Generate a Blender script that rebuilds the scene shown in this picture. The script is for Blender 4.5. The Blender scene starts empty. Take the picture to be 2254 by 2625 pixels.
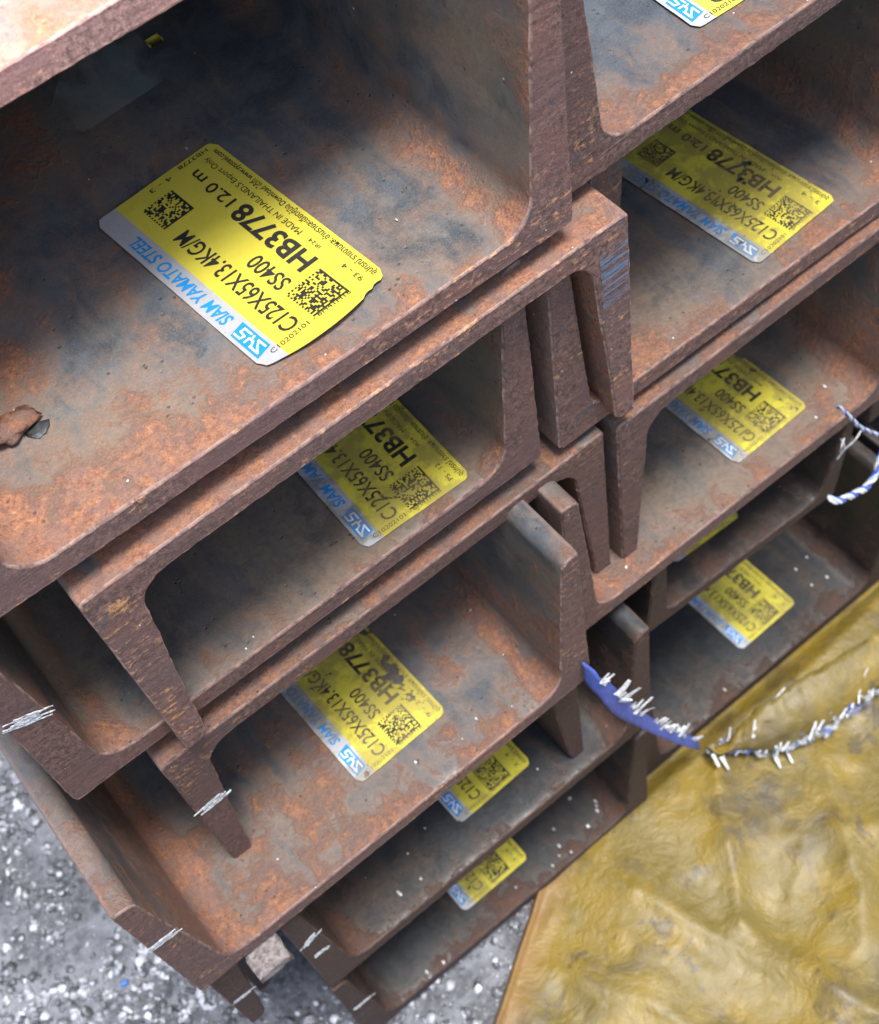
import bpy, bmesh, math, random
from mathutils import Vector, Matrix, noise
from mathutils.geometry import tessellate_polygon
random.seed(7)
S = bpy.context.scene
COL = S.collection
MM = 0.001
def V(x, y, z):
    """scene millimetres (x right along the webs, y up, z out of the stack ends) -> Blender metres"""
    return Vector((x*MM, -z*MM, y*MM))

# ------------------------------------------------------------------ camera
cam = bpy.data.cameras.new('camera')
cam.sensor_fit = 'VERTICAL'; cam.sensor_height = 36.0; cam.sensor_width = 36.0
cam.lens = 3557.6/2625*36
cam.clip_start = 0.01; cam.clip_end = 100
co = bpy.data.objects.new('camera', cam); COL.objects.link(co)
def bv(v): return Vector((v[0], -v[2], v[1]))
rt = bv((0.77773918, -0.12665322, 0.61569533)); up = -bv((-0.5797055, -0.52321825, 0.62464726)); fw = bv((0.24302944, -0.84273461, -0.4803489))
co.matrix_world = Matrix.Translation(V(1.18, 193.12, 135.58)) @ Matrix((rt, up, -fw)).transposed().to_4x4()
cam.dof.use_dof = True; cam.dof.focus_distance = 0.262; cam.dof.aperture_fstop = 36
S.camera = co

# ------------------------------------------------------------------ light
w = bpy.data.worlds.new('World'); S.world = w; w.use_nodes = True
nt = w.node_tree
sky = nt.nodes.new('ShaderNodeTexSky'); sky.sky_type = 'NISHITA'; sky.sun_disc = False
sky.sun_elevation = math.radians(76); sky.sun_rotation = math.radians(180-10)
sky.dust_density = 3.0; sky.ozone_density = 1.0; sky.air_density = 1.0
bg = nt.nodes['Background']; bg.inputs['Strength'].default_value = 0.105
nt.links.new(sky.outputs[0], bg.inputs['Color'])
sun = bpy.data.lights.new('sun', 'SUN'); sun.energy = 2.35; sun.angle = math.radians(17); sun.color = (1.0, 0.97, 0.93)
so = bpy.data.objects.new('sun', sun); COL.objects.link(so)
so.rotation_euler = (-Vector((0.05, -0.17, 0.985))).to_track_quat('-Z', 'Y').to_euler()
S.view_settings.view_transform = 'Standard'; S.view_settings.look = 'None'
S.view_settings.exposure = 1.25; S.view_settings.gamma = 1.0

# ------------------------------------------------------------------ helpers
def tag(o, label=None, cat=None, group=None, kind=None, **kw):
    if label: o['label'] = label
    if cat: o['category'] = cat
    if group: o['group'] = group
    if kind: o['kind'] = kind
    for k, v in kw.items(): o[k] = v
    return o
def obj(name, me, mat=None, parent=None, smooth=True):
    o = bpy.data.objects.new(name, me); COL.objects.link(o)
    if mat is not None and not me.materials: me.materials.append(mat)
    if smooth:
        me.polygons.foreach_set('use_smooth', [True]*len(me.polygons))
    if parent is not None: o.parent = parent
    return o
def mesh(name, vs, fs):
    me = bpy.data.meshes.new(name); me.from_pydata([tuple(v) for v in vs], [], fs); me.update()
    return me
def empty(name, loc=(0, 0, 0)):
    o = bpy.data.objects.new(name, None); o.empty_display_size = 0.01; COL.objects.link(o); o.location = loc
    return o

# ------------------------------------------------------------------ materials
class M:
    def __init__(s, name):
        s.m = bpy.data.materials.new(name); s.m.use_nodes = True
        s.t = s.m.node_tree; s.t.nodes.clear()
        s.out = s.t.nodes.new('ShaderNodeOutputMaterial')
        s.b = s.t.nodes.new('ShaderNodeBsdfPrincipled')
        s.t.links.new(s.b.outputs[0], s.out.inputs[0])
    def n(s, ty, **kw):
        nd = s.t.nodes.new(ty)
        for k, v in kw.items(): setattr(nd, k, v)
        return nd
    def l(s, a, b): s.t.links.new(a, b)
    def setv(s, sock, v):
        if hasattr(v, 'is_output') or isinstance(v, bpy.types.NodeSocket): s.l(v, sock)
        else: sock.default_value = v
    def math(s, op, a, b=0.0, c=None, clamp=False):
        nd = s.n('ShaderNodeMath', operation=op, use_clamp=clamp)
        s.setv(nd.inputs[0], a); s.setv(nd.inputs[1], b)
        if c is not None: s.setv(nd.inputs[2], c)
        return nd.outputs[0]
    def ss(s, v, a, b, lo=0.0, hi=1.0):
        nd = s.n('ShaderNodeMapRange', interpolation_type='SMOOTHSTEP')
        s.setv(nd.inputs['Value'], v); nd.inputs['From Min'].default_value = a; nd.inputs['From Max'].default_value = b
        nd.inputs['To Min'].default_value = lo; nd.inputs['To Max'].default_value = hi
        return nd.outputs[0]
    def mix(s, f, a, b, blend='MIX'):
        nd = s.n('ShaderNodeMix', data_type='RGBA', blend_type=blend)
        s.setv(nd.inputs[0], f)
        for i, v in ((6, a), (7, b)):
            if isinstance(v, tuple): nd.inputs[i].default_value = (*v, 1) if len(v) == 3 else v
            else: s.l(v, nd.inputs[i])
        return nd.outputs[2]
    def noise(s, co, scale, detail=6, rough=0.55, dist=0.0, vec=None):
        nd = s.n('ShaderNodeTexNoise'); s.l(co, nd.inputs['Vector'])
        nd.inputs['Scale'].default_value = scale; nd.inputs['Detail'].default_value = detail
        nd.inputs['Roughness'].default_value = rough; nd.inputs['Distortion'].default_value = dist
        return nd.outputs['Fac']
    def voro(s, co, scale, feature='F1', out='Distance', rnd=1.0):
        nd = s.n('ShaderNodeTexVoronoi', feature=feature); s.l(co, nd.inputs['Vector'])
        nd.inputs['Scale'].default_value = scale; nd.inputs['Randomness'].default_value = rnd
        return nd.outputs[out]
    def attr(s, name):
        nd = s.n('ShaderNodeAttribute', attribute_type='OBJECT', attribute_name=name); return nd.outputs['Fac']
    def coords(s, seed=True, scale=(1000, 1000, 1000), rot=(0, 0, 0)):
        tc = s.n('ShaderNodeTexCoord'); mp = s.n('ShaderNodeMapping')
        s.l(tc.outputs['Object'], mp.inputs[0]); mp.inputs['Scale'].default_value = scale; mp.inputs['Rotation'].default_value = rot
        if not seed: return mp.outputs[0]
        va = s.n('ShaderNodeVectorMath', operation='ADD'); s.l(mp.outputs[0], va.inputs[0])
        cb = s.n('ShaderNodeCombineXYZ'); sd = s.math('MULTIPLY', s.attr('seed'), 173.0)
        s.l(sd, cb.inputs[0]); s.l(sd, cb.inputs[1]); s.l(s.math('MULTIPLY', sd, .37), cb.inputs[2])
        s.l(cb.outputs[0], va.inputs[1]); return va.outputs[0]
    def bump(s, h, dist, strength=1.0, nrm=None):
        nd = s.n('ShaderNodeBump'); nd.inputs['Strength'].default_value = strength; nd.inputs['Distance'].default_value = dist
        s.l(h, nd.inputs['Height'])
        if nrm is not None: s.l(nrm, nd.inputs['Normal'])
        return nd.outputs[0]
    def fin(s, col=None, rough=None, nrm=None, metal=None, spec=None, alpha=None):
        if col is not None:
            if isinstance(col, tuple): s.b.inputs['Base Color'].default_value = (*col, 1)
            else: s.l(col, s.b.inputs['Base Color'])
        if rough is not None: s.setv(s.b.inputs['Roughness'], rough)
        if nrm is not None: s.l(nrm, s.b.inputs['Normal'])
        if metal is not None: s.setv(s.b.inputs['Metallic'], metal)
        if spec is not None: s.setv(s.b.inputs['Specular IOR Level'], spec)
        if alpha is not None: s.setv(s.b.inputs['Alpha'], alpha)
        return s.m

def rust_skin():
    m = M('rolled_steel_skin'); c = m.coords()
    sep = m.n('ShaderNodeSeparateXYZ'); tc = m.n('ShaderNodeTexCoord'); m.l(tc.outputs['Object'], sep.inputs[0])
    depth = m.math('MULTIPLY', sep.outputs['Y'], 1000.0)
    edge = m.math('POWER', 2.718, m.math('MULTIPLY', m.math('MAXIMUM', depth, 0.0), -1/11.0))
    # rust collects along the web-to-flange corners
    ax = m.math('ABSOLUTE', m.math('MULTIPLY', sep.outputs['X'], 1000.0))
    seam = m.math('MULTIPLY', m.ss(ax, 44, 50), m.ss(ax, 57, 51))
    warp = m.n('ShaderNodeVectorMath', operation='MULTIPLY_ADD'); nz = m.n('ShaderNodeTexNoise'); m.l(c, nz.inputs['Vector']); nz.inputs['Scale'].default_value = .09; nz.inputs['Detail'].default_value = 3
    m.l(nz.outputs['Color'], warp.inputs[0]); warp.inputs[1].default_value = (9, 9, 9); m.l(c, warp.inputs[2]); cw = warp.outputs[0]
    big = m.noise(cw, .026, 4, .5); mid = m.noise(cw, .11, 8, .62); fin = m.noise(c, .8, 8, .72); gr = m.noise(c, 2.6, 4, .7)
    b1 = m.noise(cw, .02, 3, .5); b2 = m.noise(cw, .13, 5, .6)
    st = m.n('ShaderNodeMapping'); m.l(cw, st.inputs[0]); st.inputs['Scale'].default_value = (1, .16, .25); st.inputs['Rotation'].default_value = (0, 0, .35)
    streak = m.noise(st.outputs[0], .16, 6, .6)
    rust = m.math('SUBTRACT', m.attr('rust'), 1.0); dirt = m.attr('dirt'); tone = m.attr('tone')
    slate = m.mix(m.ss(b2, .36, .66), (.034, .048, .064), (.066, .082, .097))
    film_c = m.mix(m.ss(fin, .3, .7), (.105, .088, .070), (.165, .138, .110))
    base = m.mix(m.ss(m.math('ADD', m.math('ADD', m.math('MULTIPLY', b1, .6), m.math('MULTIPLY', streak, .4)), m.math('MULTIPLY', dirt, .12)), .45, .68), slate, film_c)
    blot = m.ss(m.math('ADD', m.math('MULTIPLY', m.noise(cw, .07, 6, .6), .75), m.math('MULTIPLY', mid, .25)), .505, .59)
    base = m.mix(m.math('MULTIPLY', blot, m.math('SUBTRACT', .72, m.math('MULTIPLY', dirt, .35))), base, (.018, .032, .046))
    # rust blooms from the cut lip and the corners, and in broken runs
    rv = m.math('ADD', m.math('MULTIPLY', mid, .34), m.math('MULTIPLY', big, .36)); rv = m.math('ADD', rv, m.math('MULTIPLY', streak, .30))
    rv = m.math('ADD', rv, m.math('MULTIPLY', edge, .15)); rv = m.math('ADD', rv, m.math('MULTIPLY', seam, .12))
    rv = m.math('ADD', rv, m.math('MULTIPLY', rust, .1))
    rv = m.math('ADD', rv, m.math('MULTIPLY', m.math('SUBTRACT', fin, .5), .12))
    rv = m.math('SUBTRACT', rv, m.math('MULTIPLY', m.math('MULTIPLY', sep.outputs['X'], 16.0), m.attr('lean')))
    rmask = m.ss(rv, .55, .67)
    halo = m.ss(rv, .46, .6)
    rr = m.n('ShaderNodeValToRGB'); m.l(m.math('ADD', m.math('MULTIPLY', fin, .7), m.math('MULTIPLY', gr, .3)), rr.inputs[0])
    e = rr.color_ramp.elements; e[0].position = .32; e[0].color = (.055, .022, .018, 1); e[1].position = .70; e[1].color = (.44, .225, .115, 1)
    k = e.new(.45); k.color = (.16, .066, .040, 1); k = e.new(.56); k.color = (.26, .112, .055, 1)
    rustc = m.mix(m.ss(m.noise(c, .17, 4, .6), .42, .62), rr.outputs[0], m.mix(.6, rr.outputs[0], (.135, .085, .076)))
    col = m.mix(m.math('MULTIPLY', halo, .55), base, (.16, .105, .075))
    rb = m.math('MULTIPLY', rmask, m.ss(m.math('ADD', fin, m.math('MULTIPLY', rmask, .25)), .38, .56))
    col = m.mix(rb, col, rustc)
    col = m.mix(m.ss(ax, 61.0, 62.2, 0, .45), col, m.mix(fin, (.17, .115, .105), (.30, .225, .205)))
    pits = m.ss(m.voro(c, .42), .17, .1); pg = m.ss(m.noise(c, .12, 2), .5, .6)
    col = m.mix(m.math('MULTIPLY', m.math('MULTIPLY', pits, pg), .75), col, (.03, .022, .02))
    sp = m.ss(m.voro(c, .13), .034, .026)
    col = m.mix(m.math('MULTIPLY', sp, .8), col, (.75, .74, .72))
    col = m.mix(m.ss(gr, .35, .75, 0, .22), col, (.3, .23, .18))
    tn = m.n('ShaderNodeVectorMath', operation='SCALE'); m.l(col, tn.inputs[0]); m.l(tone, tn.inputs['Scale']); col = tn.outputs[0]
    ro = m.math('ADD', m.ss(rmask, 0, 1, .40, .74), m.ss(fin, .3, .7, -.08, .1))
    h = m.math('ADD', m.math('MULTIPLY', fin, .7), m.math('MULTIPLY', gr, .3))
    h = m.math('MULTIPLY', h, m.ss(rmask, 0, 1, .12, 1.3))
    h = m.math('SUBTRACT', h, m.math('MULTIPLY', m.math('MULTIPLY', pits, pg), .4))
    return m.fin(col, ro, m.bump(h, .00055, .8), spec=.5)
def cut_face():
    m = M('flame_cut_steel_face'); c = m.coords()
    g = m.coords(scale=(500, 1000, 2400), rot=(0, math.radians(20), 0))
    f = m.noise(c, .8, 8, .7); b = m.noise(c, .09, 4, .6); gr = m.noise(c, 3.2, 4, .7)
    col = m.mix(m.ss(f, .35, .68), (.055, .030, .026), (.170, .095, .080))
    col = m.mix(m.ss(b, .42, .62, 0, .7), col, (.135, .062, .05))
    col = m.mix(m.ss(m.noise(c, .045, 4, .6), .45, .62, 0, .6), col, (.085, .05, .05))
    st = m.noise(g, .35, 5, .6)
    orange = m.math('MULTIPLY', m.ss(m.math('ADD', m.math('MULTIPLY', st, .6), m.math('MULTIPLY', f, .4)), .53, .62), m.ss(m.math('ADD', m.noise(c, .055, 3), m.math('MULTIPLY', m.math('SUBTRACT', m.attr('rust'), 1.0), .1)), .5, .6))
    col = m.mix(m.math('MULTIPLY', orange, .85), col, m.mix(m.ss(f, .4, .6), (.24, .1, .035), (.45, .23, .09)))
    dk = m.ss(m.noise(c, .14, 4), .62, .7)
    col = m.mix(m.math('MULTIPLY', dk, .55), col, (.05, .055, .065))
    col = m.mix(m.ss(gr, .45, .8, 0, .35), col, (.36, .27, .24))
    sp = m.ss(m.voro(c, .2), .045, .03); col = m.mix(m.math('MULTIPLY', sp, .7), col, (.7, .68, .66))
    # burr along the arris is lighter, in broken patches
    ed = m.n('ShaderNodeAttribute', attribute_type='GEOMETRY', attribute_name='arris').outputs['Fac']
    col = m.mix(m.math('MULTIPLY', m.math('MULTIPLY', ed, m.ss(m.noise(c, .3, 4), .35, .6)), .65), col, (.38, .265, .21))
    tn = m.n('ShaderNodeVectorMath', operation='SCALE'); m.l(col, tn.inputs[0]); m.l(m.attr('tone'), tn.inputs['Scale']); col = tn.outputs[0]  # cut ends take the same painted light and shade from tone
    h = m.math('ADD', m.math('MULTIPLY', f, .6), m.math('MULTIPLY', st, .5))
    return m.fin(col, .68, m.bump(h, .0005, .8), spec=.45)

def worn(m, c, thr=.0):
    """0 = steel shows through, 1 = label still there; the same field for the label and its print"""
    a = m.math('ADD', m.math('MULTIPLY', m.noise(c, .1, 3, .6), .72), m.math('MULTIPLY', m.noise(c, .5, 5, .7), .28))
    v = m.math('SUBTRACT', a, m.math('SUBTRACT', m.math('MULTIPLY', m.attr('wear'), .22), .12))
    return m.ss(v, .3, .335), v
def label_mat(name, kind):
    m = M(name); c = m.coords(); keep, v = worn(m, c)
    f = m.noise(c, .6, 6, .7); stain = m.ss(m.math('ADD', v, m.math('MULTIPLY', m.noise(c, .25, 3), .2)), .64, .5)
    if kind == 'yellow': col = m.mix(f, (.56, .49, .04), (.64, .57, .085)); ro = .34; me = 0.0
    elif kind == 'silver': col = m.mix(f, (.44, .46, .49), (.6, .62, .64)); ro = .4; me = .35
    elif kind == 'black': col = m.mix(f, (.012, .012, .012), (.03, .03, .028)); ro = .5; me = 0.0
    elif kind == 'blue': col = m.mix(f, (.01, .2, .55), (.02, .27, .62)); ro = .4; me = 0.0
    else: col = m.mix(f, (.72, .74, .76), (.8, .8, .8)); ro = .4; me = 0.0
    dw = m.math('MULTIPLY', stain, m.math('MINIMUM', m.math('MULTIPLY', m.attr('wear'), .75), .55))
    col = m.mix(dw, col, (.20, .16, .07))
    tiny = m.ss(m.voro(c, .55), .07, .05); col = m.mix(m.math('MULTIPLY', tiny, .6), col, (.12, .09, .05))
    nr = m.bump(m.noise(c, .18, 3), .0006, .3)
    m.b.inputs['Coat Weight'].default_value = .6 if kind in ('yellow', 'silver') else .1
    m.b.inputs['Coat Roughness'].default_value = .18
    return m.fin(col, ro, nr, metal=me, alpha=keep)

MAT_SKIN = rust_skin(); MAT_CUT = cut_face()
LY = label_mat('yellow_label_paper', 'yellow'); LS = label_mat('silver_label_paper', 'silver')
LK = label_mat('black_label_ink', 'black'); LB = label_mat('blue_label_ink', 'blue'); LW = label_mat('white_label_ink', 'white')

def plain(name, a, b, rough=.5, sc=.3, bump=.0003, spec=.5, trans=0):
    m = M(name); c = m.coords(); f = m.noise(c, sc, 7, .65)
    col = m.mix(m.ss(f, .35, .65), a, b)
    if trans: m.b.inputs['Alpha'].default_value = 1-trans
    return m.fin(col, rough, m.bump(f, bump, .8), spec=spec)
MAT_SCRAP = plain('white_plastic_residue', (.34, .34, .345), (.74, .76, .77), .5, 1.1, .0006)
MAT_WHITE = plain('white_plastic_crumb', (.36, .37, .38), (.66, .67, .67), .4, .6)
MAT_BLUE = plain('blue_strap_plastic', (.045, .075, .30), (.06, .10, .38), .5, .35, .0003)
MAT_BLUE2 = plain('blue_yarn', (.03, .06, .3), (.06, .1, .4), .45)
MAT_LBLUE = plain('pale_blue_yarn', (.3, .4, .6), (.5, .6, .75), .45)

# ------------------------------------------------------------------ ground: one rough concrete sheet
GY = -288.0
def ground_mat():
    m = M('rough_concrete'); c = m.coords(False)
    f = m.noise(c, .35, 8, .7); b = m.noise(c, .03, 4, .6); v = m.voro(c, .4)
    col = m.mix(m.ss(f, .3, .7), (.085, .09, .102), (.26, .272, .30))
    col = m.mix(m.ss(b, .48, .62, 0, .8), col, (.33, .35, .39))
    col = m.mix(m.ss(v, .2, .1, 0, .5), col, (.5, .52, .55))
    col = m.mix(m.ss(m.noise(c, .16, 5, .7), .58, .68, 0, .7), col, (.075, .08, .09))
    return m.fin(col, .75, m.bump(m.math('ADD', f, m.math('MULTIPLY', m.noise(c, .12, 4), 1.2)), .003, 1.0))
MG = ground_mat()
R = 30000
g = obj('concrete_ground', mesh('concrete_ground', [V(-R, GY, -R), V(R, GY, -R), V(R, GY, R), V(-R, GY, R)], [(0, 3, 2, 1)]), MG, smooth=False)
tag(g, kind='structure')
def pebble_mat():
    m = M('pale_grit'); c = m.coords(False)
    cell = m.n('ShaderNodeTexVoronoi'); m.l(c, cell.inputs['Vector']); cell.inputs['Scale'].default_value = .35
    hs = m.n('ShaderNodeSeparateColor'); m.l(cell.outputs['Color'], hs.inputs[0])
    r = m.n('ShaderNodeValToRGB'); m.l(hs.outputs[0], r.inputs[0]); e = r.color_ramp.elements
    e[0].color = (.05, .052, .06, 1); e[1].color = (.64, .66, .7, 1); k = e.new(.5); k.color = (.16, .17, .19, 1); k = e.new(.86); k.color = (.42, .44, .48, 1)
    return m.fin(r.outputs[0], .42, m.bump(m.noise(c, 1.2, 4), .0004, .6), spec=.6)
def gravel():
    ico = bmesh.new(); bmesh.ops.create_icosphere(ico, subdivisions=1, radius=1)
    bv_ = [v.co.copy() for v in ico.verts]; bf = [[v.index for v in f.verts] for f in ico.faces]; ico.free()
    vs = []; fs = []; rnd = random.Random(3)
    def put(x, z, r):
        o = len(vs); q = Matrix.Rotation(rnd.uniform(0, 6.28), 3, (rnd.random()-.5, rnd.random()-.5, rnd.random()+.1))
        sc = Vector((r*rnd.uniform(.6, 1.2), r*rnd.uniform(.6, 1.2), r*rnd.uniform(.35, .7)))
        p = V(x, GY + r*.15, z)
        for b in bv_:
            d = b*rnd.uniform(.8, 1.15); vs.append(q @ Vector((d.x*sc.x, d.y*sc.y, d.z*sc.z))*MM + p)
        fs.extend([[i+o for i in f] for f in bf])
    n = 0
    while n < 24000:
        x = rnd.uniform(-230, 110); z = rnd.uniform(-300, 70)
        if x > -25 and z < -15: continue
        dens = noise.noise(Vector((x*.03, z*.03, 5)))
        if rnd.random() > .55 + dens*1.1: continue
        put(x, z, .4 + 2.5*rnd.random()**3.4); n += 1
    return mesh('grit', vs, fs)
gv = obj('loose_grit', gravel(), pebble_mat()); tag(gv, 'pale grey grit scattered over the concrete beside the steel stack', 'grit', kind='stuff')

# ------------------------------------------------------------------ steel channels
def profile(w=125.0, h=65.0, t=6.0, tip=5.6, root=10.4, rf=7.5, rt_=3.2, ro=1.6, step=1.3):
    """closed outline (x from -w/2, y up) counter-clockwise, web at the bottom"""
    P = []
    def line(a, b):
        n = max(1, int(math.hypot(b[0]-a[0], b[1]-a[1])/step))
        for i in range(n): P.append((a[0]+(b[0]-a[0])*i/n, a[1]+(b[1]-a[1])*i/n))
    def arc(cx, cy, r, a0, a1, n=6):
        for i in range(n): 
            a = a0+(a1-a0)*i/n; P.append((cx+r*math.cos(a), cy+r*math.sin(a)))
    W = w/2; sl = math.atan2(root-tip, h-t)
    ix = lambda y: W-tip-(root-tip)*(h-y)/(h-t)      # inner face of the right flange
    pi = math.pi
    line((-W+ro, 0), (W-ro, 0)); arc(W-ro, ro, ro, -pi/2, 0, 4)
    line((W, ro), (W, h-.6)); arc(W-.6, h-.6, .6, 0, pi/2, 2)
    line((W-.6, h), (ix(h)+rt_, h))
    arc(ix(h)+rt_, h-rt_, rt_, pi/2, pi+sl, 6)
    yf = t+rf
    line((ix(h)+.05, h-rt_), (ix(yf)+.2, yf)); 
    arc(ix(t)-rf+.9, t+rf, rf, 0-sl, -pi/2, 8)
    xr = ix(t)-rf+.9
    line((xr, t), (-xr, t))
    arc(-xr, t+rf, rf, -pi/2, -pi+sl, 8)
    line((-ix(yf)-.2, yf), (-ix(h)-.05, h-rt_))
    arc(-ix(h)-rt_, h-rt_, rt_, -sl, pi/2, 6)
    line((-ix(h)-rt_, h), (-W+.6, h)); arc(-W+.6, h-.6, .6, pi/2, pi, 2)
    line((-W, h-.6), (-W, ro)); arc(-W+ro, ro, ro, pi, 1.5*pi, 4)
    return P

def make_channel(x0, y0, z0, th=0.0, flip=False, seed=0.0, rust=0.0, dirt=0.0, tone=1.0, lean=0.0, label='', length=1600.0, w=125.0, h=65.0, t=6.0, group='rusty steel channels stacked end-on', yaw=0.0, pitch=0.0, **pk):
    """flip: web on top, flanges hanging down. Local frame: x across, y into the stack, z up, origin under the middle of the cut end."""
    root = empty('steel_channel', V(x0+w/2, y0, z0)); root.rotation_euler = (math.radians(pitch), -math.radians(th), math.radians(yaw))
    tag(root, label, 'steel channel', group)
    P = profile(w, h, t, **pk); n = len(P)
    if flip: P = [(-x, h-y) for x, y in P]
    N = [None]*n
    for i in range(n):
        a, b = P[i-1], P[(i+1) % n]; tx, ty = b[0]-a[0], b[1]-a[1]; L = math.hypot(tx, ty) or 1
        N[i] = (ty/L, -tx/L)
    deps = [.55, 1.4, 3, 6, 11, 18, 28, 42, 62, 95, 150, 260, 500, length]
    rings = []
    def nz(x, y, s, k): return noise.noise(Vector((x*s+seed*13, y*s+seed*7, k+seed)))
    for d in deps:
        ring = []
        for (x, y), (nx, ny) in zip(P, N):
            o = .13*nz(x, y, .35, d*.15) + .3*nz(x, y, .05, d*.02+9)*(1 if d < 300 else 0)
            if d < 1: o += .22*nz(x, y, 1.1, 3) - .12
            ring.append(Vector(((x+nx*o)*MM, d*MM, (y+ny*o)*MM)))
        rings.append(ring)
    cut_out = rings[0]
    inner = []
    for (x, y), (nx, ny) in zip(P, N):
        k = .55 + .25*nz(x, y, .8, 21)
        inner.append(Vector(((x-nx*k)*MM, (.1*nz(x, y, .5, 4)+.05)*MM, (y-ny*k)*MM)))
    fam = []
    lim = w/2-19
    def part(sel): 
        vs = []; idx = {}; fs = []
        def vi(r, i):
            if (r, i) not in idx: idx[(r, i)] = len(vs); vs.append(rings[r][i])
            return idx[(r, i)]
        for i in range(n):
            j = (i+1) % n
            if not sel((P[i][0]+P[j][0])/2): continue
            for r in range(len(deps)-1): fs.append((vi(r, i), vi(r, j), vi(r+1, j), vi(r+1, i)))
        return mesh('channel', vs, fs)
    kw = dict(seed=seed, rust=1.0+rust, dirt=dirt, tone=tone, lean=lean)
    wb = obj('web', part(lambda x: abs(x) <= lim), MAT_SKIN, root); tag(wb, **kw)
    for sgn in (-1, 1):
        f = obj('flange', part(lambda x: x*sgn > lim), MAT_SKIN, root); tag(f, **kw)
    # the cut end: arris strip + face
    vs = cut_out + inner; fs = [(i, n+i, n+(i+1) % n, (i+1) % n) for i in range(n)]
    bmq = bmesh.new(); lay = bmq.verts.layers.float.new('arris'); bvs = [bmq.verts.new(v) for v in vs]
    for i in range(n): bvs[i][lay] = 1.0
    for f in fs: bmq.faces.new([bvs[k] for k in f])
    # the sawn face itself
    for tri in tessellate_polygon([[Vector((v.x, v.z, 0)) for v in inner]]):
        try: bmq.faces.new([bvs[n+k] for k in tri])
        except ValueError: pass
    bmesh.ops.recalc_face_normals(bmq, faces=bmq.faces)
    me = bpy.data.meshes.new('cut_end'); bmq.to_mesh(me); bmq.free()
    ce = obj('cut_end', me, MAT_CUT, root, smooth=False); tag(ce, **kw)
    root['_w'] = w
    return root

# ------------------------------------------------------------------ paper labels with their print
TXT = {}
def text_mesh(s, bold=0.0):
    if (s, bold) in TXT: return TXT[(s, bold)]
    cu = bpy.data.curves.new('t', 'FONT'); cu.body = s; cu.size = 1; cu.offset = bold; cu.resolution_u = 3
    o = bpy.data.objects.new('t', cu); COL.objects.link(o)
    dg = bpy.context.evaluated_depsgraph_get(); dg.update()
    me = o.evaluated_get(dg).to_mesh()
    vs = [v.co.copy() for v in me.vertices]; fs = [tuple(p.vertices) for p in me.polygons]
    bpy.data.objects.remove(o)
    x0 = min(v.x for v in vs); x1 = max(v.x for v in vs)
    TXT[(s, bold)] = (vs, fs, x0, x1)
    return TXT[(s, bold)]
CAP = 0.727
def text_to(out_v, out_f, s, u0, u1, base, cap, mode='long', bold=0.0, slant=0.0):
    """lay a line of print in label mm (u from the near edge, w from the silver edge)"""
    vs, fs, x0, x1 = text_mesh(s, bold); o = len(out_v); k = cap/CAP; sx = (u1-u0)/(x1-x0)
    for v in vs:
        a = (v.x-x0)*sx + v.y*k*slant; b = v.y*k
        if mode == 'long': out_v.append((u0+a, base-b))            # reads into the stack, tops towards the silver edge
        elif mode == 'near': out_v.append((base+b, u0+a))          # along the near short edge
        elif mode == 'far': out_v.append((base-b, u1-a))           # along the far short edge, reading back
    out_f.extend([tuple(i+o for i in f) for f in fs])

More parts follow.
